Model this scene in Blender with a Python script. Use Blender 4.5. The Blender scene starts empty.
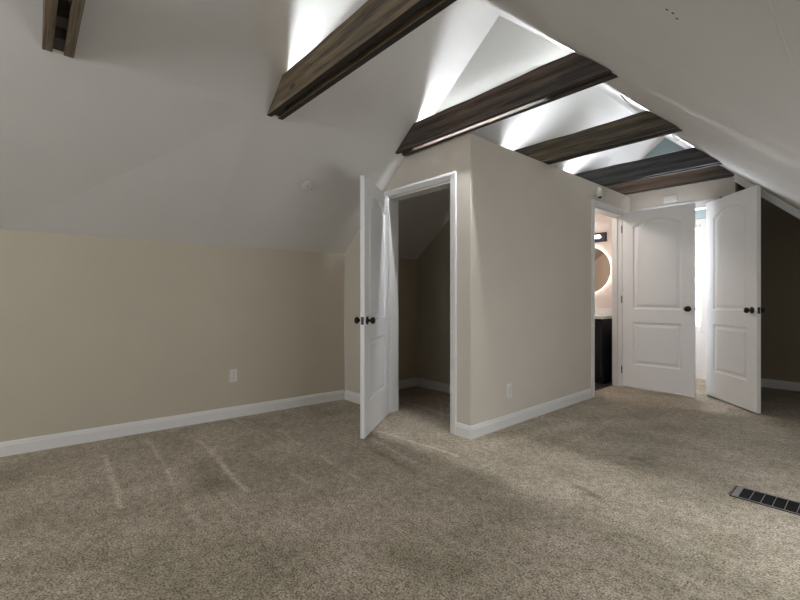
import bpy, bmesh, math, random
from mathutils import Vector, Matrix
random.seed(4)
C = bpy.context.scene.collection
S = bpy.context.scene

# ------------------------------------------------------------ camera
F = 425.0
YAW = math.atan((881.7-400)/F)
cd = bpy.data.cameras.new('camera'); cam = bpy.data.objects.new('camera', cd); C.objects.link(cam)
cam.location = (0, 0, 1.10); cam.rotation_euler = (math.pi/2, 0, YAW)
cd.sensor_width = 36; cd.lens = F*36/800; cd.shift_y = -3/800; cd.clip_start = .02
S.camera = cam

# ------------------------------------------------------------ world, light, exposure
w = bpy.data.worlds.new('sky'); S.world = w; w.use_nodes = True
wn = w.node_tree.nodes
wn['Background'].inputs[0].default_value = (.86, .93, 1, 1)
wn['Background'].inputs[1].default_value = 2.5

def area(name, loc, rot, sx, sy, power, col=(1, 1, 1), spread=180):
    l = bpy.data.lights.new(name, 'AREA'); l.shape = 'RECTANGLE'; l.size = sx; l.size_y = sy
    l.energy = power; l.color = col; l.spread = math.radians(spread)
    o = bpy.data.objects.new(name, l); C.objects.link(o); o.location = loc; o.rotation_euler = rot
    return o
# fill from an added, unseen rear window (behind the camera); daylight from the far room's window
area('rear_fill', (-1.8, -3.06, 1.75), (math.radians(90), 0, 0), 1.9, 1.1, 26, (.96, .98, 1))
area('far_window_daylight', (-1.98, 6.93, 1.35), (math.radians(-90), 0, 0), .8, 1.3, 105, (.86, .91, 1))
# side fill through a low window added in the right knee wall, out of frame
area('knee_fill', (.52, 2.3, .58), (0, math.radians(90), 0), .5, 2.2, 8, (.97, .98, 1))
pl = bpy.data.lights.new('rear_fill_point', 'POINT'); pl.energy = 19; pl.shadow_soft_size = .35; pl.color = (.98, .98, 1)  # unseen soft lamp added behind the camera as fill
po = bpy.data.objects.new('rear_fill_point', pl); C.objects.link(po); po.location = (-1.1, -1.3, 2.35)
S.view_settings.view_transform = 'Standard'; S.view_settings.look = 'None'
S.view_settings.gamma = 1; S.view_settings.use_curve_mapping = False
S.view_settings.exposure = 0.26
LED = 70.0

# ------------------------------------------------------------ materials
def mat(name, col, rough=.6, metal=0.0, emit=None, bump=0.0, bscale=60, var=0.0, vscale=3.0, spec=.4):
    m = bpy.data.materials.new(name); m.use_nodes = True
    nt = m.node_tree; b = nt.nodes['Principled BSDF']
    b.inputs['Base Color'].default_value = (*col, 1); b.inputs['Roughness'].default_value = rough
    b.inputs['Metallic'].default_value = metal; b.inputs['Specular IOR Level'].default_value = spec
    tc = nt.nodes.new('ShaderNodeTexCoord')
    if var:
        n = nt.nodes.new('ShaderNodeTexNoise'); n.inputs['Scale'].default_value = vscale; n.inputs['Detail'].default_value = 4
        nt.links.new(tc.outputs['Object'], n.inputs['Vector'])
        r = nt.nodes.new('ShaderNodeValToRGB'); e = r.color_ramp.elements
        e[0].position = .3; e[1].position = .7
        e[0].color = (*[c*(1-var) for c in col], 1); e[1].color = (*[min(1, c*(1+var)) for c in col], 1)
        nt.links.new(n.outputs['Fac'], r.inputs['Fac']); nt.links.new(r.outputs['Color'], b.inputs['Base Color'])
    if bump:
        n = nt.nodes.new('ShaderNodeTexNoise'); n.inputs['Scale'].default_value = bscale; n.inputs['Detail'].default_value = 3
        nt.links.new(tc.outputs['Object'], n.inputs['Vector'])
        bp = nt.nodes.new('ShaderNodeBump'); bp.inputs['Strength'].default_value = bump; bp.inputs['Distance'].default_value = .004
        nt.links.new(n.outputs['Fac'], bp.inputs['Height']); nt.links.new(bp.outputs['Normal'], b.inputs['Normal'])
    if emit:
        b.inputs['Emission Color'].default_value = (*emit[0], 1); b.inputs['Emission Strength'].default_value = emit[1]
    return m

M = {}
M['wall'] = mat('tan_wall_paint', (.53, .475, .375), .75, bump=.15, bscale=180, var=.02)
M['closet'] = mat('closet_wall_paint', (.50, .45, .36), .75, bump=.15, bscale=180, var=.02)
M['partition'] = mat('greige_wall_paint', (.64, .585, .505), .7, bump=.15, bscale=180, var=.02)
M['endwall'] = mat('cream_wall_paint', (.66, .60, .52), .7, bump=.15, bscale=180, var=.02)
M['ceil'] = mat('off_white_ceiling_paint', (.695, .68, .655), .8, bump=.12, bscale=120, var=.015)
M['alcove'] = mat('alcove_dark_brown', (.32, .27, .19), .8, bump=.12, bscale=120, var=.02)  # darker brown than the room walls
M['gable'] = mat('gable_white_paint', (.64, .63, .60), .8, bump=.12, bscale=120, var=.015)
M['blue'] = mat('pale_blue_paint', (.42, .53, .56), .8, bump=.1, bscale=120, var=.02)
M['trim'] = mat('white_trim_paint', (.76, .75, .73), .35, var=.01)
M['door'] = mat('white_door_paint', (.82, .81, .80), .38, bump=.05, bscale=300)
M['bronze'] = mat('dark_bronze', (.022, .018, .016), .32, .7, var=.15, vscale=20)
M['hinge'] = mat('worn_bronze', (.16, .11, .08), .4, .8, var=.2, vscale=30)
M['latch'] = mat('latch_metal', (.07, .06, .055), .35, .8)
M['plastic'] = mat('white_plastic', (.74, .72, .66), .4, var=.01)
M['dark'] = mat('dark_slot', (.010, .010, .010), .7, spec=.1)
M['vanity'] = mat('black_cabinet_paint', (.012, .012, .015), .3, var=.1)
M['counter'] = mat('white_marble', (.85, .84, .82), .2, var=.03, vscale=8)
M['bathwall'] = mat('bath_wall_paint', (.80, .71, .66), .7, var=.02)
M['tile'] = mat('dark_bath_tile', (.05, .045, .04), .4, var=.1)
M['led'] = mat('led_strip_glow', (.9, .93, 1), .5, emit=((.88, .94, 1), LED))
M['led_far'] = mat('far_led_strip_glow', (.9, .93, 1), .5, emit=((.88, .94, 1), LED*1.25))
M['led_down'] = mat('under_led_strip_glow', (.9, .93, 1), .5, emit=((.92, .95, 1), LED*7))
M['halo'] = mat('mirror_halo_glow', (1, 1, 1), .5, emit=((1, .97, .97), 6))
M['bulb'] = mat('lamp_glass_glow', (1, 1, 1), .4, emit=((1, .97, .94), 10))
M['bathfill'] = mat('bath_fill_glow', (1, 1, 1), .4, emit=((1, .91, .84), 75))
M['mirror'] = mat('mirror_silver', (.80, .72, .62), .04, 1.0)
M['ventframe'] = mat('brushed_register_metal', (.25, .235, .225), .55, .5, var=.1, vscale=30)
M['ventblade'] = mat('dark_register_blade', (.10, .095, .09), .4, .8)
M['cable'] = mat('grey_cable', (.18, .18, .18), .5)
M['blind'] = mat('white_blind', (.86, .87, .90), .5, var=.01)
M['spacer'] = mat('spacer_wood', (.045, .035, .028), .7, var=.2, vscale=10)
M['sawn'] = mat('black_underside', (.020, .015, .012), .6, var=.3, vscale=12)  # near-black tone for the plank bottom faces
M['nail'] = mat('rusty_nail', (.06, .045, .035), .6, .5)

gm = bpy.data.materials.new('window_glass'); gm.use_nodes = True; nt = gm.node_tree; nt.nodes.clear()
o_ = nt.nodes.new('ShaderNodeOutputMaterial'); mx = nt.nodes.new('ShaderNodeMixShader')
tr = nt.nodes.new('ShaderNodeBsdfTransparent'); gl = nt.nodes.new('ShaderNodeBsdfGlossy'); gl.inputs['Roughness'].default_value = .02
mx.inputs[0].default_value = .06; nt.links.new(tr.outputs[0], mx.inputs[1]); nt.links.new(gl.outputs[0], mx.inputs[2]); nt.links.new(mx.outputs[0], o_.inputs[0])
M['glass'] = gm

def wood(name, dark, light, seed):
    m = bpy.data.materials.new(name); m.use_nodes = True; nt = m.node_tree; b = nt.nodes['Principled BSDF']
    L = nt.links.new
    tc = nt.nodes.new('ShaderNodeTexCoord'); mp = nt.nodes.new('ShaderNodeMapping')
    mp.inputs['Location'].default_value = (seed*3.1, seed*1.7, seed*.9); mp.inputs['Scale'].default_value = (.5, 4, 4)
    L(tc.outputs['Object'], mp.inputs['Vector'])
    n0 = nt.nodes.new('ShaderNodeTexNoise'); n0.inputs['Scale'].default_value = 2.2; n0.inputs['Detail'].default_value = 3
    L(mp.outputs[0], n0.inputs['Vector'])
    wv = nt.nodes.new('ShaderNodeTexWave'); wv.wave_type = 'BANDS'; wv.bands_direction = 'Z'
    wv.inputs['Scale'].default_value = 1.0; wv.inputs['Distortion'].default_value = 9; wv.inputs['Detail'].default_value = 4; wv.inputs['Detail Scale'].default_value = .8
    L(mp.outputs[0], wv.inputs['Vector'])
    n2 = nt.nodes.new('ShaderNodeTexNoise'); n2.inputs['Scale'].default_value = 9; n2.inputs['Detail'].default_value = 6; n2.inputs['Roughness'].default_value = .65; n2.inputs['Distortion'].default_value = .6
    mp3 = nt.nodes.new('ShaderNodeMapping'); mp3.inputs['Scale'].default_value = (.35, 9, 9); L(tc.outputs['Object'], mp3.inputs['Vector']); L(mp3.outputs[0], n2.inputs['Vector'])
    mul = nt.nodes.new('ShaderNodeMath'); mul.operation = 'MULTIPLY_ADD'; mul.inputs[1].default_value = .14
    L(wv.outputs['Fac'], mul.inputs[0])
    m2 = nt.nodes.new('ShaderNodeMath'); m2.operation = 'MULTIPLY'; m2.inputs[1].default_value = .86
    L(n2.outputs['Fac'], m2.inputs[0]); L(m2.outputs[0], mul.inputs[2])
    rp = nt.nodes.new('ShaderNodeValToRGB'); e = rp.color_ramp.elements
    e[0].position = .33; e[0].color = (*dark, 1); e[1].position = .66; e[1].color = (*light, 1)
    L(mul.outputs[0], rp.inputs['Fac'])
    # knots
    vo = nt.nodes.new('ShaderNodeTexVoronoi'); vo.inputs['Scale'].default_value = 1.0
    mp2 = nt.nodes.new('ShaderNodeMapping'); mp2.inputs['Scale'].default_value = (2.3, 0, 5.5); mp2.inputs['Location'].default_value = (seed, seed*2.3, seed*.7)
    L(tc.outputs['Object'], mp2.inputs['Vector']); L(mp2.outputs[0], vo.inputs['Vector'])
    kr = nt.nodes.new('ShaderNodeValToRGB'); k = kr.color_ramp.elements
    k[0].position = .06; k[0].color = (.25, .2, .18, 1); k[1].position = .13; k[1].color = (1, 1, 1, 1)
    L(vo.outputs['Distance'], kr.inputs['Fac'])
    mm = nt.nodes.new('ShaderNodeMixRGB'); mm.blend_type = 'MULTIPLY'; mm.inputs[0].default_value = 1
    L(rp.outputs['Color'], mm.inputs[1]); L(kr.outputs['Color'], mm.inputs[2])
    # large scale blotches of stain
    br = nt.nodes.new('ShaderNodeValToRGB'); q = br.color_ramp.elements
    q[0].position = .35; q[0].color = (.55, .6, .65, 1); q[1].position = .65; q[1].color = (1.25, 1.1, .95, 1)
    L(n0.outputs['Fac'], br.inputs['Fac'])
    m3 = nt.nodes.new('ShaderNodeMixRGB'); m3.blend_type = 'MULTIPLY'; m3.inputs[0].default_value = .8
    L(mm.outputs[0], m3.inputs[1]); L(br.outputs['Color'], m3.inputs[2])
    L(m3.outputs[0], b.inputs['Base Color'])
    b.inputs['Roughness'].default_value = .55; b.inputs['Specular IOR Level'].default_value = .35
    bp = nt.nodes.new('ShaderNodeBump'); bp.inputs['Strength'].default_value = .35; bp.inputs['Distance'].default_value = .004
    L(mul.outputs[0], bp.inputs['Height']); L(bp.outputs['Normal'], b.inputs['Normal'])
    return m
WOOD = [wood('dark_stained_pine', (.035, .026, .018), (.20, .155, .105), 1.3),
        wood('olive_stained_pine', (.045, .036, .024), (.27, .215, .145), 2.9),
        wood('walnut_stained_pine', (.026, .02, .017), (.15, .12, .10), 4.2),
        wood('brown_stained_pine', (.03, .025, .018), (.17, .145, .105), 6.6),
        wood('charcoal_stained_pine', (.018, .019, .022), (.09, .095, .10), 7.7),
        wood('reddish_stained_pine', (.06, .042, .032), (.22, .165, .13), 9.1)]

def carpet():
    m = bpy.data.materials.new('beige_cut_pile_carpet'); m.use_nodes = True; nt = m.node_tree; b = nt.nodes['Principled BSDF']; L = nt.links.new
    N = nt.nodes.new
    tc = N('ShaderNodeTexCoord')
    def noise(sc, det, rough=.5):
        n = N('ShaderNodeTexNoise'); n.inputs['Scale'].default_value = sc; n.inputs['Detail'].default_value = det
        n.inputs['Roughness'].default_value = rough; L(tc.outputs['Object'], n.inputs['Vector']); return n
    def math_(op, a, b_=None, c=None, clamp=False):
        n = N('ShaderNodeMath'); n.operation = op; n.use_clamp = clamp
        for i, v in enumerate((a, b_, c)):
            if v is None: continue
            if isinstance(v, (int, float)): n.inputs[i].default_value = v
            else: L(v, n.inputs[i])
        return n.outputs[0]
    sep = N('ShaderNodeSeparateXYZ'); 
    wob = noise(3.0, 2); vm = N('ShaderNodeVectorMath'); vm.operation = 'MULTIPLY_ADD'
    vm.inputs[1].default_value = (.06, .06, 0); L(wob.outputs['Color'], vm.inputs[0]); L(tc.outputs['Object'], vm.inputs[2])
    L(vm.outputs[0], sep.inputs[0])
    X, Y = sep.outputs[0], sep.outputs[1]
    fine = noise(112, 3, .75); mid = noise(26, 3); big = noise(1.5, 4, .6); patch = noise(4.5, 3, .6)
    r = N('ShaderNodeValToRGB'); e = r.color_ramp.elements
    e[0].position = .40; e[0].color = (.12, .092, .064, 1); e[1].position = .61; e[1].color = (.655, .56, .455, 1)
    L(math_('ADD', math_('MULTIPLY', fine.outputs['Fac'], .8), math_('MULTIPLY', mid.outputs['Fac'], .2)), r.inputs['Fac'])
    # pile direction patches
    v = math_('ADD', math_('MULTIPLY', math_('SUBTRACT', big.outputs['Fac'], .5), 1.15), math_('MULTIPLY', math_('SUBTRACT', patch.outputs['Fac'], .5), .75))
    v = math_('ADD', v, 1.0)
    # vacuum strokes: (x0,y0,x1,y1,half width,strength) ; wobble adds about +.07
    segs = [(-3.58,.42,-2.63,.37,.020,.30), (-3.24,1.03,-2.4,.93,.018,.15), (-3.83,.71,-2.95,.67,.018,.22), (-3.47,1.01,-2.40,.94,.022,.28),
            (-2.75,.70,-2.15,.62,.035,.08), (-3.0,.67,-2.66,.65,.018,.2), (-3.9,1.41,-3.17,1.42,.014,.14), (-3.30,1.57,-2.83,1.53,.015,.22), (-2.46,1.25,-2.15,1.26,.02,.18),
            (-2.59,1.54,-2.08,1.51,.025,.15), (-2.80,2.17,-1.95,2.24,.022,.30), (-2.62,2.02,-2.05,1.94,.022,.25), (-3.5,3.0,-2.6,2.95,.02,.3),
            (-3.2,3.4,-2.7,2.9,.02,.25), (-1.95,2.45,-1.75,3.6,.09,.22), (-1.55,2.9,-1.6,3.9,.05,.14),
            (-2.5,1.9,-1.95,1.82,.035,-.16), (-1.45,1.15,-1.15,1.3,.10,-.18), (-2.95,.85,-2.55,.82,.10,-.14),
            (-1.15,2.95,-1.0,3.1,.05,-.14), (-1.17,2.39,-1.06,2.38,.030,-.30), (-1.10,2.33,-1.02,2.36,.025,-.28), (-1.13,3.10,-1.10,3.13,.04,-.25), (-1.5,4.3,-1.35,4.6,.2,-.12)]
    for (x0, y0, x1, y1, hw, s) in segs:
        x0 += .03; x1 += .03; y0 += .03; y1 += .03
        dx, dy = x1-x0, y1-y0; ll = dx*dx+dy*dy
        px = math_('SUBTRACT', X, x0); py = math_('SUBTRACT', Y, y0)
        t = math_('ADD', math_('MULTIPLY', px, dx/ll), math_('MULTIPLY', py, dy/ll), clamp=True)
        ex = math_('SUBTRACT', px, math_('MULTIPLY', t, dx)); ey = math_('SUBTRACT', py, math_('MULTIPLY', t, dy))
        d = math_('SQRT', math_('ADD', math_('MULTIPLY', ex, ex), math_('MULTIPLY', ey, ey)))
        k = math_('SUBTRACT', 1.0, math_('DIVIDE', d, hw*1.3), clamp=True)
        v = math_('MULTIPLY_ADD', k, s*1.6, v)
    mx = N('ShaderNodeMixRGB'); mx.blend_type = 'MULTIPLY'; mx.inputs[0].default_value = 1
    cmb = N('ShaderNodeCombineXYZ'); L(v, cmb.inputs[0]); L(v, cmb.inputs[1]); L(math_('MULTIPLY', math_('POWER', v, 1.25), .93), cmb.inputs[2])
    L(r.outputs['Color'], mx.inputs[1]); L(cmb.outputs[0], mx.inputs[2]); L(mx.outputs[0], b.inputs['Base Color'])
    b.inputs['Roughness'].default_value = .95; b.inputs['Specular IOR Level'].default_value = .1
    b.inputs['Sheen Weight'].default_value = .15; b.inputs['Sheen Roughness'].default_value = .6
    bp = N('ShaderNodeBump'); bp.inputs['Strength'].default_value = .7; bp.inputs['Distance'].default_value = .006
    L(fine.outputs['Fac'], bp.inputs['Height']); L(bp.outputs['Normal'], b.inputs['Normal'])
    return m
M['carpet'] = carpet()

# ------------------------------------------------------------ helpers
def obj(name, bm, m, parent=None, smooth=False, bevel=0.0):
    bmesh.ops.recalc_face_normals(bm, faces=bm.faces)
    me = bpy.data.meshes.new(name); bm.to_mesh(me); bm.free()
    mats = m if isinstance(m, (list, tuple)) else [m]
    for x in mats: me.materials.append(x)
    o = bpy.data.objects.new(name, me); C.objects.link(o)
    if smooth:
        for p in me.polygons: p.use_smooth = True
    if bevel:
        b = o.modifiers.new('edge', 'BEVEL'); b.width = bevel; b.segments = 2; b.limit_method = 'ANGLE'; b.angle_limit = math.radians(40)
    if parent: o.parent = parent
    return o
def struct(name, bm, m, **k):
    o = obj(name, bm, m, **k); o['kind'] = 'structure'; return o
def thing(name, label, cat, loc=(0, 0, 0), rotz=0, group=None):
    o = bpy.data.objects.new(name, None); C.objects.link(o); o.empty_display_size = .05
    o.location = loc; o.rotation_euler = (0, 0, rotz); o['label'] = label; o['category'] = cat
    if group: o['group'] = group
    return o
def tag(o, label, cat, group=None):
    o['label'] = label; o['category'] = cat
    if group: o['group'] = group
    return o
def box(bm, x0, x1, y0, y1, z0, z1, mi=0):
    v = [bm.verts.new(p) for p in ((x0,y0,z0),(x1,y0,z0),(x1,y1,z0),(x0,y1,z0),(x0,y0,z1),(x1,y0,z1),(x1,y1,z1),(x0,y1,z1))]
    for f in ((0,3,2,1),(4,5,6,7),(0,1,5,4),(1,2,6,5),(2,3,7,6),(3,0,4,7)):
        bm.faces.new([v[i] for i in f]).material_index = mi
def bx(*a):
    bm = bmesh.new(); box(bm, *a); return bm
def prism(bm, pts, vec):
    """polygon (3d points) extruded by vec"""
    a = [bm.verts.new(p) for p in pts]; b = [bm.verts.new(Vector(p)+Vector(vec)) for p in pts]
    n = len(pts); bm.faces.new(a); bm.faces.new(b[::-1])
    for i in range(n): bm.faces.new((a[i], b[i], b[(i+1) % n], a[(i+1) % n]))
def prismY(bm, xz, y0, y1):
    prism(bm, [(x, y0, z) for x, z in xz], (0, y1-y0, 0))
def prismX(bm, yz, x0, x1):
    prism(bm, [(x0, y, z) for y, z in yz], (x1-x0, 0, 0))
def prismZ(bm, xy, z0, z1):
    prism(bm, [(x, y, z0) for x, y in xy], (0, 0, z1-z0))
def lathe(bm, prof, axis='Z', seg=24, origin=(0, 0, 0)):
    """prof: (radius, height) list; axis of revolution"""
    o = Vector(origin); rings = []
    def P(r, h, a):
        c, s = r*math.cos(a), r*math.sin(a)
        return o + (Vector((c, s, h)) if axis == 'Z' else Vector((c, h, s)) if axis == 'Y' else Vector((h, c, s)))
    for r, h in prof:
        rings.append([bm.verts.new(P(max(r, 1e-5), h, 2*math.pi*i/seg)) for i in range(seg)])
    for a, b in zip(rings, rings[1:]):
        for i in range(seg): bm.faces.new((a[i], a[(i+1) % seg], b[(i+1) % seg], b[i]))
    bm.faces.new(rings[0]); bm.faces.new(rings[-1])
def tube(bm, pts, r, seg=8):
    pts = [Vector(p) for p in pts]; rings = []
    for i, p in enumerate(pts):
        t = (pts[min(i+1, len(pts)-1)]-pts[max(i-1, 0)]).normalized()
        u = t.cross(Vector((.3, .2, .93))).normalized(); v = t.cross(u)
        rings.append([bm.verts.new(p+(u*math.cos(a)+v*math.sin(a))*r) for a in (2*math.pi*k/seg for k in range(seg))])
    for a, b in zip(rings, rings[1:]):
        for i in range(seg): bm.faces.new((a[i], a[(i+1) % seg], b[(i+1) % seg], b[i]))
    bm.faces.new(rings[0]); bm.faces.new(rings[-1])

# ------------------------------------------------------------ room geometry constants
Y0, Y1 = -3.2, 6.80          # rear gable, far gable (inner faces)
def kx(y): return -3.84 + (2.59-y)*(-.18/2.72) if y < 2.59 else -3.84+(y-2.59)*.02
KZ = 1.565                   # left knee wall height
RX, RZ = -1.85, 3.16         # ridge
SX, SZ = -2.86, 2.37         # point on left slope at beam bottom height
def rz(x): return 3.16-.929*(x+1.85)      # right slope
RKX = .45
def lz(x, y):                # left slope
    if x >= SX: return SZ+(x-SX)*(RZ-SZ)/(RX-SX)
    return KZ+(x-kx(y))*(SZ-KZ)/(SX-kx(y))

# floor
bm = bmesh.new(); box(bm, -4.6, RKX+.1, Y0-.1, 7.2, -.12, 0)
fl = struct('floor', bm, M['carpet'])
bm = bmesh.new(); box(bm, -3.70, -2.22, 3.78, 5.88, .001, .012)
bt = struct('floor_bath', bm, M['tile'])

# left slope (slab with thickness)
bm = bmesh.new(); ys = [Y0, -.13, 1.2, 2.59, 4.5, 7.1]; cols = []
for y in ys:
    k = kx(y); pts = [(k-.12, KZ), (SX, SZ), (RX, RZ)]
    pts[0] = (k, KZ)
    lo = [bm.verts.new((x, y, z)) for x, z in pts]; hi = [bm.verts.new((x-.07, y, z+.09)) for x, z in pts]
    hi[2].co = (RX, y, RZ+.11)
    cols.append((lo, hi))
for (a, A), (b, B) in zip(cols, cols[1:]):
    for i in range(2):
        bm.faces.new((a[i], a[i+1], b[i+1], b[i])); bm.faces.new((A[i], B[i], B[i+1], A[i+1]))
    bm.faces.new((a[0], b[0], B[0], A[0])); bm.faces.new((a[2], A[2], B[2], b[2]))
for a, A in (cols[0], cols[-1]):
    for i in range(2): bm.faces.new((a[i], A[i], A[i+1], a[i+1]))
cl = struct('ceiling_left', bm, M['ceil'])
for y0, y1 in ((.72, 1.24), (1.46, 2.02)):          # faint taped board joints
    bm = bmesh.new(); x = -2.812; z = SZ+(x-SX)*.782
    prism(bm, [(x, y0, z), (x+.0052, y0, z+.004), (x+.0060, y0, z+.0025), (x+.0012, y0, z-.0015)], (0, y1-y0, 0))
    obj('drywall_joint', bm, M['ceil'], cl)
# right slope
bm = bmesh.new(); prismY(bm, [(RX, RZ), (RKX, rz(RKX)), (RKX+.07, rz(RKX)+.08), (RX, RZ+.11)], Y0, 7.1)
cr = struct('ceiling_right', bm, M['ceil'])
bm = bmesh.new(); x = -.117; z = rz(x)
prism(bm, [(x, .3, z), (x+.005, .3, z-.0046), (x+.0042, .3, z-.0053), (x+.0008, .3, z-.0015)], (0, .8, 0))
obj('drywall_joint', bm, M['ceil'], cr)
# knee walls
bm = bmesh.new(); prismZ(bm, [(kx(Y0), Y0), (kx(2.59), 2.59), (kx(4), 4), (kx(6.9), 6.9), (kx(6.9)-.1, 6.9), (kx(4)-.1, 4), (kx(2.59)-.1, 2.59), (kx(Y0)-.1, Y0)], 0, KZ+.05)
struct('wall_left', bm, M['wall'])
bm = bmesh.new(); KW = (1.15, 3.45, .30, .86)  # KW: opening added to let the side fill in
box(bm, RKX, RKX+.1, Y0, KW[0], 0, rz(RKX)); box(bm, RKX, RKX+.1, KW[1], 7.1, 0, rz(RKX))
box(bm, RKX, RKX+.1, KW[0], KW[1], 0, KW[2]); box(bm, RKX, RKX+.1, KW[0], KW[1], KW[3], rz(RKX))
struct('wall_right', bm, M['wall'])

# rear gable with a window opening added for the fill light
bm = bmesh.new()
def gablepts(y, z0=0.0): return [(kx(y), z0), (RKX, z0), (RKX, rz(RKX)), (RX, RZ), (SX, SZ), (kx(y), KZ)]
def gable_with_hole(bm, outer, hx0, hx1, hz0, hz1, y0, y1):
    loops = []
    for y in (y0, y1):
        o = [bm.verts.new((x, y, z)) for x, z in outer]; h = [bm.verts.new(p) for p in ((hx0, y, hz0), (hx1, y, hz0), (hx1, y, hz1), (hx0, y, hz1))]
        ed = [bm.edges.new((o[i], o[(i+1) % len(o)])) for i in range(len(o))]+[bm.edges.new((h[i], h[(i+1) % 4])) for i in range(4)]
        bmesh.ops.triangle_fill(bm, edges=ed, use_beauty=True); loops.append((o, h))
    for k in (0, 1):
        a, b = loops[0][k], loops[1][k]; n = len(a)
        for i in range(n): bm.faces.new((a[i], a[(i+1) % n], b[(i+1) % n], b[i]))
gable_with_hole(bm, gablepts(Y0), -2.8, -.8, 1.15, 2.30, Y0-.12, Y0)
struct('wall_rear', bm, M['wall'])
def window_frame(name, x0, x1, z0, z1, y, room, wc=.075):
    """casing + sash on a Y plane; room=+1 when the room lies towards +Y"""
    bm = bmesh.new(); a, b = sorted((y, y+.018*room))
    box(bm, x0-wc, x0, a, b, z0-wc, z1+wc); box(bm, x1, x1+wc, a, b, z0-wc, z1+wc)
    box(bm, x0, x1, a, b, z1, z1+wc); box(bm, x0, x1, a, b, z0-wc, z0)
    yy = y-.06*room; a, b = sorted((yy, yy-.035*room)); zm = (z0+z1)/2
    for q in ((x0, x0+.04, z0, z1), (x1-.04, x1, z0, z1), (x0+.04, x1-.04, z0, z0+.05), (x0+.04, x1-.04, z1-.04, z1), (x0+.04, x1-.04, zm-.02, zm+.02)):
        box(bm, q[0], q[1], a, b, q[2], q[3])
    return struct(name, bm, M['trim'], bevel=.003)
window_frame('added_window_1', -2.8, -.8, 1.15, 2.30, Y0, 1)  # frame of the added, unseen rear window

bm = bmesh.new()
for a, b, c, e in ((KW[0]-.06, KW[0], KW[2]-.06, KW[3]+.06), (KW[1], KW[1]+.06, KW[2]-.06, KW[3]+.06), (KW[0], KW[1], KW[3], KW[3]+.06), (KW[0], KW[1], KW[2]-.06, KW[2])): box(bm, RKX-.016, RKX, a, b, c, e)
struct('added_window_3', bm, M['trim'], bevel=.003)  # frame of the unseen window added in the knee wall
# far gable: pale blue, with window
bm = bmesh.new()
WX0, WX1, WZ0, WZ1 = -2.42, -1.60, .70, 2.07
gable_with_hole(bm, [(-3.78, 0), (RKX, 0), (RKX, rz(RKX)), (RX, RZ), (SX, SZ), (-3.78, KZ)], WX0, WX1, WZ0, WZ1, Y1, Y1+.12)
struct('wall_far', bm, M['blue'])
wf = window_frame('window_2', WX0, WX1, WZ0, WZ1, Y1, -1)
obj('window_pane', bx(WX0+.04, WX1-.04, Y1+.075, Y1+.079, WZ0+.05, WZ1-.04), M['glass'], wf)
# white panelling under the window and white board over it
bm = bmesh.new(); box(bm, -2.75, -1.16, Y1-.012, Y1, .10, WZ0-.078)
struct('trim_1', bm, M['trim'])
bm = bmesh.new(); box(bm, -2.37, -1.56, Y1-.06, Y1-.002, 2.80, 2.86)
box(bm, -2.30, -1.60, Y1-.05, Y1-.002, 2.95, 3.02) if False else None
struct('trim_2', bm, M['trim'])

# closet front wall
CY = 2.59
bm = bmesh.new()
k = kx(CY)
prismY(bm, [(k, 0), (-3.09, 0), (-3.09, 2.04), (-2.312, 2.04), (-2.312, 0), (-2.11, 0), (-2.11, 2.368), (SX, 2.368), (k, KZ)], CY, CY+.11)
struct('wall_closet', bm, M['partition'])
# partition (closet / bathroom) facing the room
BY0, BY1, BH = 4.72, 5.50, 2.105
bm = bmesh.new()
prismX(bm, [(CY+.11, 0), (BY0, 0), (BY0, BH), (BY1, BH), (BY1, 0), (5.75, 0), (5.75, 2.368), (CY+.11, 2.368)], -2.22, -2.11)
struct('wall_partition', bm, M['partition'])
# closet back / bath front wall
bm = bmesh.new(); kk = kx(3.65)
prismY(bm, [(kk, 0), (-2.22, 0), (-2.22, 2.33), (SX, 2.33), (kk, KZ)], 3.65, 3.75)
struct('wall_closet_back', bm, M['closet'])
bm = bmesh.new(); prismY(bm, [(-3.80, 0), (-2.225, 0), (-2.225, 2.32), (SX-.02, 2.32), (-3.80, KZ)], 3.751, 3.76)
struct('wall_bath_front', bm, M['bathwall'])
# bath back wall + left
bm = bmesh.new(); prismY(bm, [(-3.80, 0), (-2.22, 0), (-2.22, 2.33), (SX, 2.33), (-3.80, KZ)], 5.90, 5.98)
struct('wall_bath', bm, M['bathwall'])
bm = bmesh.new(); box(bm, -2.222, -2.20, 5.75, 5.90, 0, 2.33)
struct('wall_bath_right', bm, M['bathwall'])
# flat deck over closet and bath
bm = bmesh.new(); box(bm, -2.93, -2.221, CY+.111, 5.98, 2.33, 2.366)
box(bm, -2.93, -2.22, CY+.11, 5.98, 2.325, 2.33)
struct('ceiling_deck', bm, M['ceil'])
# end wall with doorway to far room
EY = 5.75; EX0, EX1, EH = -1.97, -1.29, 2.125
bm = bmesh.new()
prismY(bm, [(-2.22, 0), (EX0, 0), (EX0, EH), (EX1, EH), (EX1, 0), (-1.045, 0), (-1.045, 2.40), (-2.22, 2.40)], EY, EY+.11)
struct('wall_end', bm, M['endwall'])
# wall between far room and alcove
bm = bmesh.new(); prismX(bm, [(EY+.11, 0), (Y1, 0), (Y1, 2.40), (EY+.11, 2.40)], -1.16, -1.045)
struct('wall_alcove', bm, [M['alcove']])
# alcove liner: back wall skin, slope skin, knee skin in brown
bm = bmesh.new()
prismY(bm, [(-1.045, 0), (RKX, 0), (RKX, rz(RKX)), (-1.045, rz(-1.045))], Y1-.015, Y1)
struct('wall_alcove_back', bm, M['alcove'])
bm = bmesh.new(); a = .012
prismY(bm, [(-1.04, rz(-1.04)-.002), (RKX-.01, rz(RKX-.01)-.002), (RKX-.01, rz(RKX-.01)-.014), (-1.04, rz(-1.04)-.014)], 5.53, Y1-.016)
struct('ceiling_alcove', bm, M['alcove'])
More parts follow.
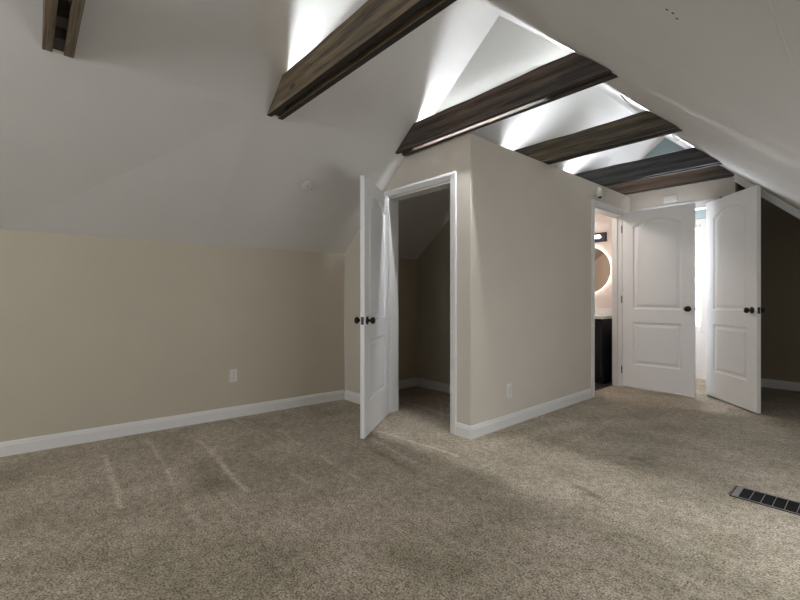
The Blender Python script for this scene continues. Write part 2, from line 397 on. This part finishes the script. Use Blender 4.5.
# header lip where the room slope ends
bm = bmesh.new()
prismY(bm, [(-1.00, rz(-1.00)), (RKX, rz(RKX)), (RKX, rz(RKX)-.085), (-1.00, rz(-1.00)-.085)], 5.44, 5.53)
struct('trim_3', bm, M['ceil'], bevel=.004)
# gable panel over the second beam
bm = bmesh.new()
zb = 2.42
prismY(bm, [(SX+(zb-SZ)/.782, zb), (RX-(zb-RZ)/.929, zb), (RX, RZ-.001)], 2.60, 2.66)
struct('wall_gable', bm, M['gable'])

# pale blue gable panel beyond the end wall, with a white board along its foot
bm = bmesh.new(); zb = 2.95
prismY(bm, [(SX+(zb-SZ)/.782, zb), (RX-(zb-RZ)/.929, zb), (RX, RZ-.001)], 6.20, 6.25)
struct('wall_gable_far', bm, M['blue'])
bm = bmesh.new(); z0 = 2.84
prismY(bm, [(SX+(z0-SZ)/.782+.002, z0), (RX-(z0-RZ)/.929-.002, z0), (RX-(zb-RZ)/.929-.002, zb), (SX+(zb-SZ)/.782+.002, zb)], 6.18, 6.25)
struct('trim_7', bm, M['trim'])

# ------------------------------------------------------------ baseboards, casings
def baseboard(name, p0, p1, n, h=.10, t=.015):
    p0 = Vector((*p0, 0)); p1 = Vector((*p1, 0)); n = Vector((*n, 0)).normalized()
    prof = [(0, 0), (t, 0), (t, h*.72), (t*.75, h*.80), (t*.75, h*.86), (t*.35, h), (0, h)]
    bm = bmesh.new(); prism(bm, [p0+n*a+Vector((0, 0, z)) for a, z in prof], p1-p0)
    return struct(name, bm, M['trim'])
ky = lambda y: (kx(y), y)
baseboard('baseboard_left', (kx(Y0), Y0), (kx(2.575), 2.575), (1, -.066))
baseboard('baseboard_closet_front', (kx(CY)+.016, CY), (-3.153, CY), (0, -1))
baseboard('baseboard_closet_corner', (-2.249, CY), (-2.095, CY), (0, -1))
baseboard('baseboard_partition', (-2.11, CY), (-2.11, BY0-.085), (1, 0))
baseboard('baseboard_closet_left', (kx(CY+.11), CY+.11), (kx(3.65), 3.65), (1, 0))
baseboard('baseboard_closet_back', (kx(3.65)+.016, 3.65), (-2.22, 3.65), (0, -1))
baseboard('baseboard_alcove', (-1.045, Y1-.015), (RKX, Y1-.015), (0, -1))
baseboard('baseboard_alcove_left', (-1.045, EY+.11), (-1.045, Y1-.03), (1, 0))
baseboard('baseboard_far', (-2.75, Y1), (-1.16, Y1), (0, -1))
baseboard('baseboard_right', (RKX, Y0), (RKX, Y1-.03), (-1, 0))

def casing(name, a0, a1, h, base, wc, axis, out, depth=.11, th=.016, lin=.014):
    """door casing + jamb. axis 'X': opening spans X a0..a1 on plane y=base, out=direction of room (+1/-1)"""
    bm = bmesh.new()
    def B(u0, u1, v0, v1, z0, z1):
        v0, v1 = sorted((base+v0*out, base+v1*out))
        if axis == 'X': box(bm, u0, u1, v0, v1, z0, z1)
        else: box(bm, v0, v1, u0, u1, z0, z1)
    r = .006; t2 = th*1.0
    for (u0, u1, z0, z1) in ((a0-wc, a0-r, 0, h+wc), (a1+r, a1+wc, 0, h+wc), (a0-r, a1+r, h+r, h+wc)):
        B(u0, u1, 0, t2, z0, z1)
    # raised outer band
    ob = .018
    B(a0-wc-.003, a0-wc+ob, .0, t2+.005, 0, h+wc+.003); B(a1+wc-ob, a1+wc+.003, .0, t2+.005, 0, h+wc+.003)
    B(a0-wc+ob, a1+wc-ob, .0, t2+.005, h+wc-ob, h+wc+.003)
    # jamb lining
    B(a0-.001, a0+lin, -depth-.004, .004, 0, h); B(a1-lin, a1+.001, -depth-.004, .004, 0, h); B(a0+lin, a1-lin, -depth-.004, .004, h-.014, h+.001)
    # stop
    if lin > .01: B(a0+.014, a0+.026, -.085, -.045, 0, h-.014); B(a1-.026, a1-.014, -.085, -.045, 0, h-.014)
    return struct(name, bm, M['trim'], bevel=.002)
casing('trim_4', -3.09, -2.312, 2.04, CY, .062, 'X', -1, lin=.004)
casing('trim_5', BY0, BY1, BH, -2.11, .065, 'Y', 1)
casing('trim_6', EX0, EX1, EH, EY, .065, 'X', -1)

# ------------------------------------------------------------ doors
def door_mesh(w, h, th=.035):
    """local: hinge edge x=0, free edge x=w; faces at y=0 and y=th; bottom z=0"""
    bm = bmesh.new()
    sx = w*.165
    s = h/2.12
    panels = [(sx, w-sx, .275*s, .785*s, 0), (sx, w-sx, .945*s, 1.925*s, .085*s)]
    def loop(x0, x1, z0, z1, arch, ins, y):
        x0 += ins; x1 -= ins; z0 += ins; z1 -= ins*(.9 if arch else 1)
        pts = [(x0, z0), (x1, z0)]
        n = 12
        if arch:
            for i in range(n+1):
                t = i/n; x = x1+(x0-x1)*t; pts.append((x, z1+arch*(1-(2*t-1)**2)))
        else:
            for i in range(n+1):
                t = i/n; pts.append((x1+(x0-x1)*t, z1))
        return [bm.verts.new((x, y, z)) for x, z in pts]
    outer = []
    for side in (0, 1):
        y = 0 if side == 0 else th; sgn = 1 if side == 0 else -1
        o = [bm.verts.new(p) for p in ((0, y, 0), (w, y, 0), (w, y, h), (0, y, h))]; outer.append(o)
        ed = [bm.edges.new((o[i], o[(i+1) % 4])) for i in range(4)]
        allloops = []
        for p in panels:
            loops = [loop(*p, ins, y+sgn*d) for ins, d in ((0, 0), (.007, .011), (.026, .0125), (.052, .004))]
            l0 = loops[0]; ed += [bm.edges.new((l0[i], l0[(i+1) % len(l0)])) for i in range(len(l0))]
            allloops.append(loops)
        bmesh.ops.triangle_fill(bm, edges=ed, use_beauty=True)
        for loops in allloops:
            for a, b in zip(loops, loops[1:]):
                n = len(a)
                for i in range(n): bm.faces.new((a[i], a[(i+1) % n], b[(i+1) % n], b[i]))
            bm.faces.new(loops[-1])
    a, b = outer
    for i in range(4): bm.faces.new((a[i], a[(i+1) % 4], b[(i+1) % 4], b[i]))
    return bm
def knob(parent, x, z, th, front):
    bm = bmesh.new()
    prof = [(.032, 0), (.032, .006), (.026, .009), (.012, .012), (.011, .026), (.018, .032), (.026, .040), (.028, .050), (.024, .060), (.012, .066), (.0, .067)]
    s = -1 if front else 1; y0 = 0 if front else th
    lathe(bm, [(r, y0+s*h) for r, h in prof], 'Y', 28, (x, 0, z))
    obj('door_knob', bm, M['bronze'], parent, smooth=True)
def door(name, label, w, h, hinge, ang, kz, hinges_front, z0=.012, hmat='hinge'):
    bm = door_mesh(w, h)
    o = struct(name, bm, M['door'], bevel=.0015); o.location = (hinge[0], hinge[1], z0); o.rotation_euler = (0, 0, ang); o['label'] = label
    knob(o, w-.062, kz, .035, True); knob(o, w-.062, kz, .035, False)
    bm = bmesh.new(); box(bm, w-.0005, w+.0015, .006, .029, kz-.03, kz+.03); box(bm, w+.0015, w+.009, .011, .022, kz-.009, kz+.009)
    obj('latch_plate', bm, M['latch'], o, bevel=.001)
    for z in (.2, h*.5, h-.2):
        bm = bmesh.new(); yy = -.006 if hinges_front else .041
        lathe(bm, [(.0055, -.045), (.0065, -.044), (.0065, .044), (.0055, .045)], 'Z', 12, (-.004, yy, z))
        a, b = sorted((yy, .010 if hinges_front else .025)); box(bm, -.003, -.0005, a, b, z-.044, z+.044)
        obj('hinge', bm, M[hmat], o)
    return o
# closet door: visible face normal (.84,.54) is local y=0 side?  local +x=(.54,-.84) -> local -y = (-.84,-.54)
d = Vector((-2.622, 1.950))-Vector((-3.052, 2.553)); ang = math.atan2(d.y, d.x)
n = Vector((-math.sin(ang), math.cos(ang)))      # local +y
dc = door('door_1', 'white arched two-panel door standing open at the closet', .738, 2.022, (-3.052-n.x*.035, 2.553-n.y*.035), ang, .905, False, hmat='trim')
# bathroom door, folded back in front of the end wall; visible face = local y=0 side, facing -Y
dbth = door('door_2', 'white arched two-panel bathroom door swung back against the end wall', .75, 2.115, (-2.115+.012, 5.487), 0, .955, True, z0=.014)
# far room door, free edge towards the room; closed along -X. visible face normal (-.75,-.66)
hx, hy, fx, fy = -1.300, 5.715, -.772, 5.125
ang = math.atan2(fy-hy, fx-hx); n = Vector((-math.sin(ang), math.cos(ang)))
dfar = door('door_3', 'white arched two-panel door angled open beside the dark alcove', math.hypot(fx-hx, fy-hy), 2.135, (hx, hy), ang, .96, False, z0=.014, hmat='trim')

# ------------------------------------------------------------ beams
BH_ = .19
def plank(y0, y1, m, parent, zb=2.372, edge=None):
    bm = bmesh.new(); zt = zb+BH_
    xl0, xl1 = SX+.005+(zb-SZ)/.782, SX+.005+(zt-SZ)/.782
    xr = lambda z: RX+(RZ-z)/.929-.005
    # subdivided along X with tiny irregularity so the sawn edges are not ruler straight
    n = 24; rows = []
    ph = random.random()*6
    for i in range(n+1):
        t = i/n; wz = .0025*math.sin(ph+t*9)+.0015*math.sin(2*ph+t*23) if 0 < i < n else 0
        xb = xl0+(xr(zb)-xl0)*t; xt = xl1+(xr(zt)-xl1)*t
        rows.append([bm.verts.new(p) for p in ((xb, y0, zb), (xt, y0, zt+wz), (xt, y1, zt+wz), (xb, y1, zb))])
    for a, b in zip(rows, rows[1:]):
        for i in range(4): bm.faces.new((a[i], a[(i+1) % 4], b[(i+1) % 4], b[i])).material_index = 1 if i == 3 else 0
    bm.faces.new(rows[0]); bm.faces.new(rows[-1])
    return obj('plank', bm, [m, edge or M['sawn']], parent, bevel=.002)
def beam(y, mf, mr, label, leak=None, led=True, wd=.12, tk=.038, zl=2.512, mled='led', spots=(-2.48, -1.95, -1.35), edge=None):
    t = thing('collar_beam', label, 'beam', (0, 0, 0), 0, None)
    plank(y, y+tk, mf, t, edge=edge); plank(y+wd-tk, y+wd, mr, t, edge=edge)
    g0, g1 = y+tk+.0005, y+wd-tk-.0005; yc = (g0+g1)/2
    xl = lambda z: SX+(z-SZ)/.782+.01; xr = lambda z: RX+(RZ-z)/.929-.01
    bm = bmesh.new(); prismY(bm, [(xl(2.383), 2.383), (xl(2.383)+.13, 2.383), (xl(2.383)+.13, 2.49), (xl(2.49), 2.49)], g0, g1)
    obj('end_block', bm, M['spacer'], t)
    for x in spots:
        obj('spacer_block', bx(x, x+.10, g0, g1, 2.40, 2.50), M['spacer'], t)
    if not led: return t
    a, b = xl(zl)+.02, xr(zl)-.03
    bm = bmesh.new(); hw = .011
    if leak: hw = (g1-g0)/2
    box(bm, a-.01, b+.01, yc-hw, yc+hw, zl-.006, zl-.003)  # unseen tray added to block the strip's direct downward light
    if not leak:
        box(bm, a-.01, b+.01, yc-hw, yc-hw+.001, zl-.003, zl+.003); box(bm, a-.01, b+.01, yc+hw-.001, yc+hw, zl-.003, zl+.003)
    obj('light_shield', bm, M['trim'], t)
    bm = bmesh.new(); box(bm, a, b, yc-.005, yc+.005, zl-.001, zl+.002)
    obj('light_strip', bm, M[mled], t)
    if leak:
        bm = bmesh.new(); box(bm, a, leak, yc-.005, yc+.005, zl-.011, zl-.008)
        obj('light_strip', bm, M['led_down'], t)
    return t
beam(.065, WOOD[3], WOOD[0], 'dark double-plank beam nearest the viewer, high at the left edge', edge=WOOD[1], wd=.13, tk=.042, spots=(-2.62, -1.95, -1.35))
beam(1.27, WOOD[1], WOOD[1], 'large weathered brown double-plank beam crossing above the open room, first before the closet')
beam(2.455, WOOD[2], WOOD[2], 'dark stained beam directly above the closet doorway, under the white gable panel', leak=-1.5, zl=2.525, spots=(-1.45,))
beam(3.66, WOOD[3], WOOD[3], 'dark brown beam resting on the partition between closet beam and charcoal beam', zl=2.548, mled='led_far')
beam(4.90, WOOD[4], WOOD[4], 'charcoal stained beam just in front of the reddish brown beam', zl=2.548, mled='led_far')
beam(5.50, WOOD[5], WOOD[5], 'reddish brown beam closest to the end wall and its doors', led=False)

# ------------------------------------------------------------ small fittings
def outlet(name, label, loc, rz_, w_=.072, h_=.118):
    t = thing(name, label, 'outlet', loc, rz_, 'wall outlets')
    bm = bmesh.new(); box(bm, -w_/2, w_/2, -.007, 0, -h_/2, h_/2); obj('cover_plate', bm, M['plastic'], t, bevel=.003)
    for s in (-1, 1):
        bm = bmesh.new(); lathe(bm, [(.0165, -.0071), (.0165, -.010), (.015, -.0105)], 'Y', 20, (0, 0, s*.023)); so = obj('socket', bm, M['plastic'], t)
        bm = bmesh.new()
        for x in (-.006, .006): box(bm, x-.0012, x+.0012, -.0109, -.0104, s*.023-.001, s*.023+.008)
        box(bm, -.002, .002, -.0109, -.0104, s*.023-.010, s*.023-.006)
        obj('slot', bm, M['dark'], so)
    bm = bmesh.new(); lathe(bm, [(.003, -.007), (.003, -.0085)], 'Y', 10); obj('screw', bm, M['latch'], t)
    return t
yl = 1.425; kxo = kx(yl)
outlet('wall_outlet', 'white duplex outlet low on the long tan left wall', (kxo+.0005, yl, .383), math.radians(90)+.066)
outlet('wall_outlet', 'white duplex outlet low on the partition right of the closet', (-2.1095, 3.10, .30), math.radians(90))

# round cover on left slope
cx, cy = -3.26, 1.815
nrm = Vector((SZ-KZ, 0, -(SX-kx(cy)))).normalized()
t = thing('detector_cover', 'small round white blank cover on the left sloped ceiling', 'ceiling cover', (cx, cy, lz(cx, cy)))
t.rotation_mode = 'QUATERNION'; t.rotation_quaternion = Vector((0, 0, 1)).rotation_difference(nrm)
bm = bmesh.new(); lathe(bm, [(.048, .0005), (.048, .006), (.042, .011), (.0, .012)], 'Z', 28); obj('cover', bm, M['ceil'], t, smooth=False)
bm = bmesh.new(); lathe(bm, [(.006, .0115), (.005, .014)], 'Z', 10); obj('screw', bm, M['latch'], t)

# alarm sensor above bathroom door
t = thing('alarm_sensor', 'white round sensor with dark lens on the partition above the bathroom doorway', 'sensor', (-2.109, 4.74, 2.255))
bm = bmesh.new(); lathe(bm, [(.030, 0), (.030, .012), (.02, .014), (.014, .03)], 'X', 20); obj('mount', bm, M['plastic'], t, smooth=False)
bm = bmesh.new(); lathe(bm, [(.02, .030), (.046, .034), (.052, .045), (.050, .062), (.038, .078), (.0, .084)], 'X', 28); obj('housing', bm, M['plastic'], t, smooth=True)
bm = bmesh.new(); lathe(bm, [(.0, -.070), (.014, -.066), (.016, -.050), (.010, -.040)], 'Z', 16, (.055, .01, 0)); obj('lens', bm, M['dark'], t, smooth=True)
t = thing('wire_clip', 'tiny white clip on the partition right of the round sensor', 'clip', (-2.109, 5.03, 2.325))
bm = bmesh.new(); box(bm, 0, .012, -.02, .02, -.022, .022); obj('base', bm, M['plastic'], t, bevel=.004)
bm = bmesh.new(); lathe(bm, [(.011, .012), (.011, .03), (.006, .034)], 'X', 14); obj('stud', bm, M['plastic'], t)

# chime plate on end wall
t = thing('chime_box', 'white rectangular wall plate above the swung-back bathroom door', 'wall plate', (-1.66, EY, 2.262))
bm = bmesh.new(); box(bm, -.072, .072, -.016, 0, -.036, .036); obj('case', bm, M['plastic'], t, bevel=.004)
bm = bmesh.new(); box(bm, -.055, .055, -.0175, -.016, -.022, .022); obj('face_panel', bm, M['plastic'], t, bevel=.0015)

# dark catch on end doorway casing
bm = bmesh.new(); lathe(bm, [(.012, 0), (.012, -.006), (.006, -.008), (.006, -.03), (.010, -.034), (.008, -.042)], 'Y', 14, (-1.17, EY, 2.19))
tag(obj('wall_hook', bm, M['bronze'], smooth=True), 'tiny dark hook peeking over the top of the angled white door', 'hook')

# cables by the right slope
for i, (y, lab) in enumerate(((3.53, 'thin grey cable loop on the right slope before the third beam'), (4.76, 'thin grey cable loop on the right slope before the charcoal beam'))):
    bm = bmesh.new(); pts = []
    for k in range(15):
        a = k/14; x = -1.36+.07*a; z = rz(x)-.008-.03*math.sin(a*math.pi)
        pts.append((x, y+.02*math.sin(a*3.4), z))
    tube(bm, pts, .003)
    tag(obj('light_cable', bm, M['cable'], smooth=True), lab, 'cable')

# nail heads on right slope
def onslope(px, py):
    u = (px-400)/F; v = (297-py)/F; dx = -math.sin(YAW)+u*math.cos(YAW); dy = math.cos(YAW)+u*math.sin(YAW)
    t = (3.16-.929*1.85-1.1)/(v+.929*dx); return Vector((dx*t, dy*t, 1.1+v*t))
rn = Vector((-.929, 0, -1)).normalized()
for p, lab in (((667, 9.5), 'dark nail head on right slope, uppermost of three'), ((673, 13), 'dark nail head on right slope, middle of three'), ((677, 18.5), 'dark nail head on right slope, lowest of three')):
    bm = bmesh.new(); lathe(bm, [(.0035, 0), (.003, .001), (0, .0012)], 'Z', 12)
    o = tag(obj('nail_head', bm, M['nail']), lab, 'nail', 'nail heads on the right slope')
    q = onslope(*p); o.location = q; o.rotation_mode = 'QUATERNION'; o.rotation_quaternion = Vector((0, 0, 1)).rotation_difference(rn)

# floor register
VX0, VX1, VY0, VY1 = -.552, -.16, 2.925, 3.095
t = thing('floor_register', 'dark metal floor vent set in the beige carpet', 'floor vent', (0, 0, 0))
bm = bmesh.new(); zt = .008
box(bm, VX0, VX0+.030, VY0, VY1, .0005, zt); box(bm, VX1-.030, VX1, VY0, VY1, .0005, zt)
box(bm, VX0+.030, VX1-.030, VY0, VY0+.004, .0005, zt); box(bm, VX0+.030, VX1-.030, VY1-.006, VY1, .0005, zt)
obj('frame', bm, M['ventframe'], t, bevel=.002)
bm = bmesh.new(); box(bm, VX0-.005, VX1+.005, VY0-.003, VY1+.005, .0002, .004); obj('dark_rim', bm, M['dark'], t)  # thin dark box showing around the frame
bm = bmesh.new(); box(bm, VX0+.028, VX1-.028, VY0+.003, VY1-.005, .0004, .0012); obj('damper', bm, M['dark'], t)
n = 7
for i in range(1, n):
    x = VX0+.030+(VX1-VX0-.06)*i/n
    bm = bmesh.new(); box(bm, x-.0012, x+.0012, VY0+.004, VY1-.006, .0015, .0075); obj('divider', bm, M['ventframe'], t)
for i in range(1, 9):
    y = VY0+.004+(VY1-VY0-.010)*i/9
    bm = bmesh.new(); box(bm, VX0+.030, VX1-.030, y-.0008, y+.0008, .0015, .0045); obj('louver', bm, M['dark'], t)

# ------------------------------------------------------------ bathroom fittings
t = thing('bathroom_vanity', 'black bathroom vanity cabinet with white countertop seen through the doorway', 'vanity', (-2.85, 5.62, 0))
bm = bmesh.new(); box(bm, -.55, .55, -.25, .26, .10, .825); box(bm, -.55, .55, -.19, .26, .012, .10); obj('body', bm, M['vanity'], t, bevel=.002)
for i in range(3):
    x0 = -.545+i*.365
    bm = bmesh.new(); box(bm, x0, x0+.36, -.268, -.251, .11, .80); 
    dd = obj('cabinet_door', bm, M['vanity'], t, bevel=.003)
    bm = bmesh.new(); 
    for (a, b, c, e) in ((x0+.004, x0+.06, .115, .795), (x0+.30, x0+.356, .115, .795), (x0+.06, x0+.30, .115, .17), (x0+.06, x0+.30, .74, .795)): box(bm, a, b, -.276, -.268, c, e)
    obj('stile_frame', bm, M['vanity'], dd, bevel=.0015)
    bm = bmesh.new(); tube(bm, [(x0+.05, -.275, .50), (x0+.05, -.30, .505), (x0+.05, -.30, .615), (x0+.05, -.275, .62)], .005); obj('handle', bm, M['bronze'], dd, smooth=True)
bm = bmesh.new(); box(bm, -.57, .57, -.285, .27, .826, .862); obj('countertop', bm, M['counter'], t, bevel=.004)
bm = bmesh.new(); box(bm, -.57, .57, .255, .27, .863, .95); obj('backsplash', bm, M['counter'], t, bevel=.003)

MXc, MZc, MR = -2.725, 1.472, .330
t = thing('round_mirror', 'round backlit mirror on the bathroom wall above the vanity', 'mirror', (MXc, 5.90, MZc))
bm = bmesh.new(); lathe(bm, [(MR-.05, -.002), (MR-.05, -.03)], 'Y', 48); obj('backing', bm, M['plastic'], t)
bm = bmesh.new(); lathe(bm, [(MR-.045, -.006), (MR-.028, -.010), (MR-.028, -.024), (MR-.045, -.026)], 'Y', 64); obj('glow_ring', bm, M['halo'], t)
bm = bmesh.new(); lathe(bm, [(MR, -.031), (MR, -.036)], 'Y', 64); obj('glass', bm, M['mirror'], t)

t = thing('vanity_light', 'black wall lamp with white glass above the round mirror', 'wall lamp', (-2.66, 5.90, 1.915))
bm = bmesh.new(); box(bm, -.20, .20, -.028, 0, -.062, .062); obj('back_plate', bm, M['vanity'], t, bevel=.004)
bm = bmesh.new(); lathe(bm, [(.0, -.15), (.016, -.145), (.022, -.13), (.022, .12), (.016, .135), (.0, .14)], 'X', 20, (0, -.055, .005)); obj('glass_shade', bm, M['bulb'], t, smooth=True)
bm = bmesh.new(); box(bm, -.012, .012, -.05, -.028, -.012, .012); obj('arm', bm, M['vanity'], t)

t = thing('added_bath_lamp', 'unseen round white lamp added to brighten the bathroom', 'ceiling lamp', (-2.62, 4.75, 2.325))  # out of view, added so the bathroom gets more light
bm = bmesh.new(); lathe(bm, [(.12, 0), (.12, -.015), (.11, -.02)], 'Z', 32); obj('base', bm, M['plastic'], t)
bm = bmesh.new(); lathe(bm, [(.105, -.02), (.10, -.05), (.07, -.07), (0, -.078)], 'Z', 32); obj('fill_shade', bm, M['bathfill'], t, smooth=True)

# window blind in far room
t = thing('window_blind', 'white horizontal slat blind on the bright far window', 'blind', ((WX0+WX1)/2, Y1+.02, WZ1))
W2 = (WX1-WX0)/2-.012
bm = bmesh.new(); box(bm, -W2, W2, -.015, .025, -.045, -.004); obj('headrail', bm, M['blind'], t, bevel=.002)
zc = -.07; first = None
while zc > -(WZ1-WZ0)+.05:
    if first is None:
        bm = bmesh.new(); prism(bm, [(-W2, -.016, .004), (-W2, .0, .002), (-W2, .016, -.004), (-W2, .016, -.006), (-W2, .0, .0), (-W2, -.016, .002)], (2*W2, 0, 0))
        s = obj('slat', bm, M['blind'], t); first = s
    else:
        s = first.copy(); C.objects.link(s); s.parent = t
    s.location = (0, .008, zc); zc -= .045
bm = bmesh.new(); box(bm, -W2, W2, -.008, .02, zc+.012, zc+.030); obj('bottom_rail', bm, M['blind'], t, bevel=.002)
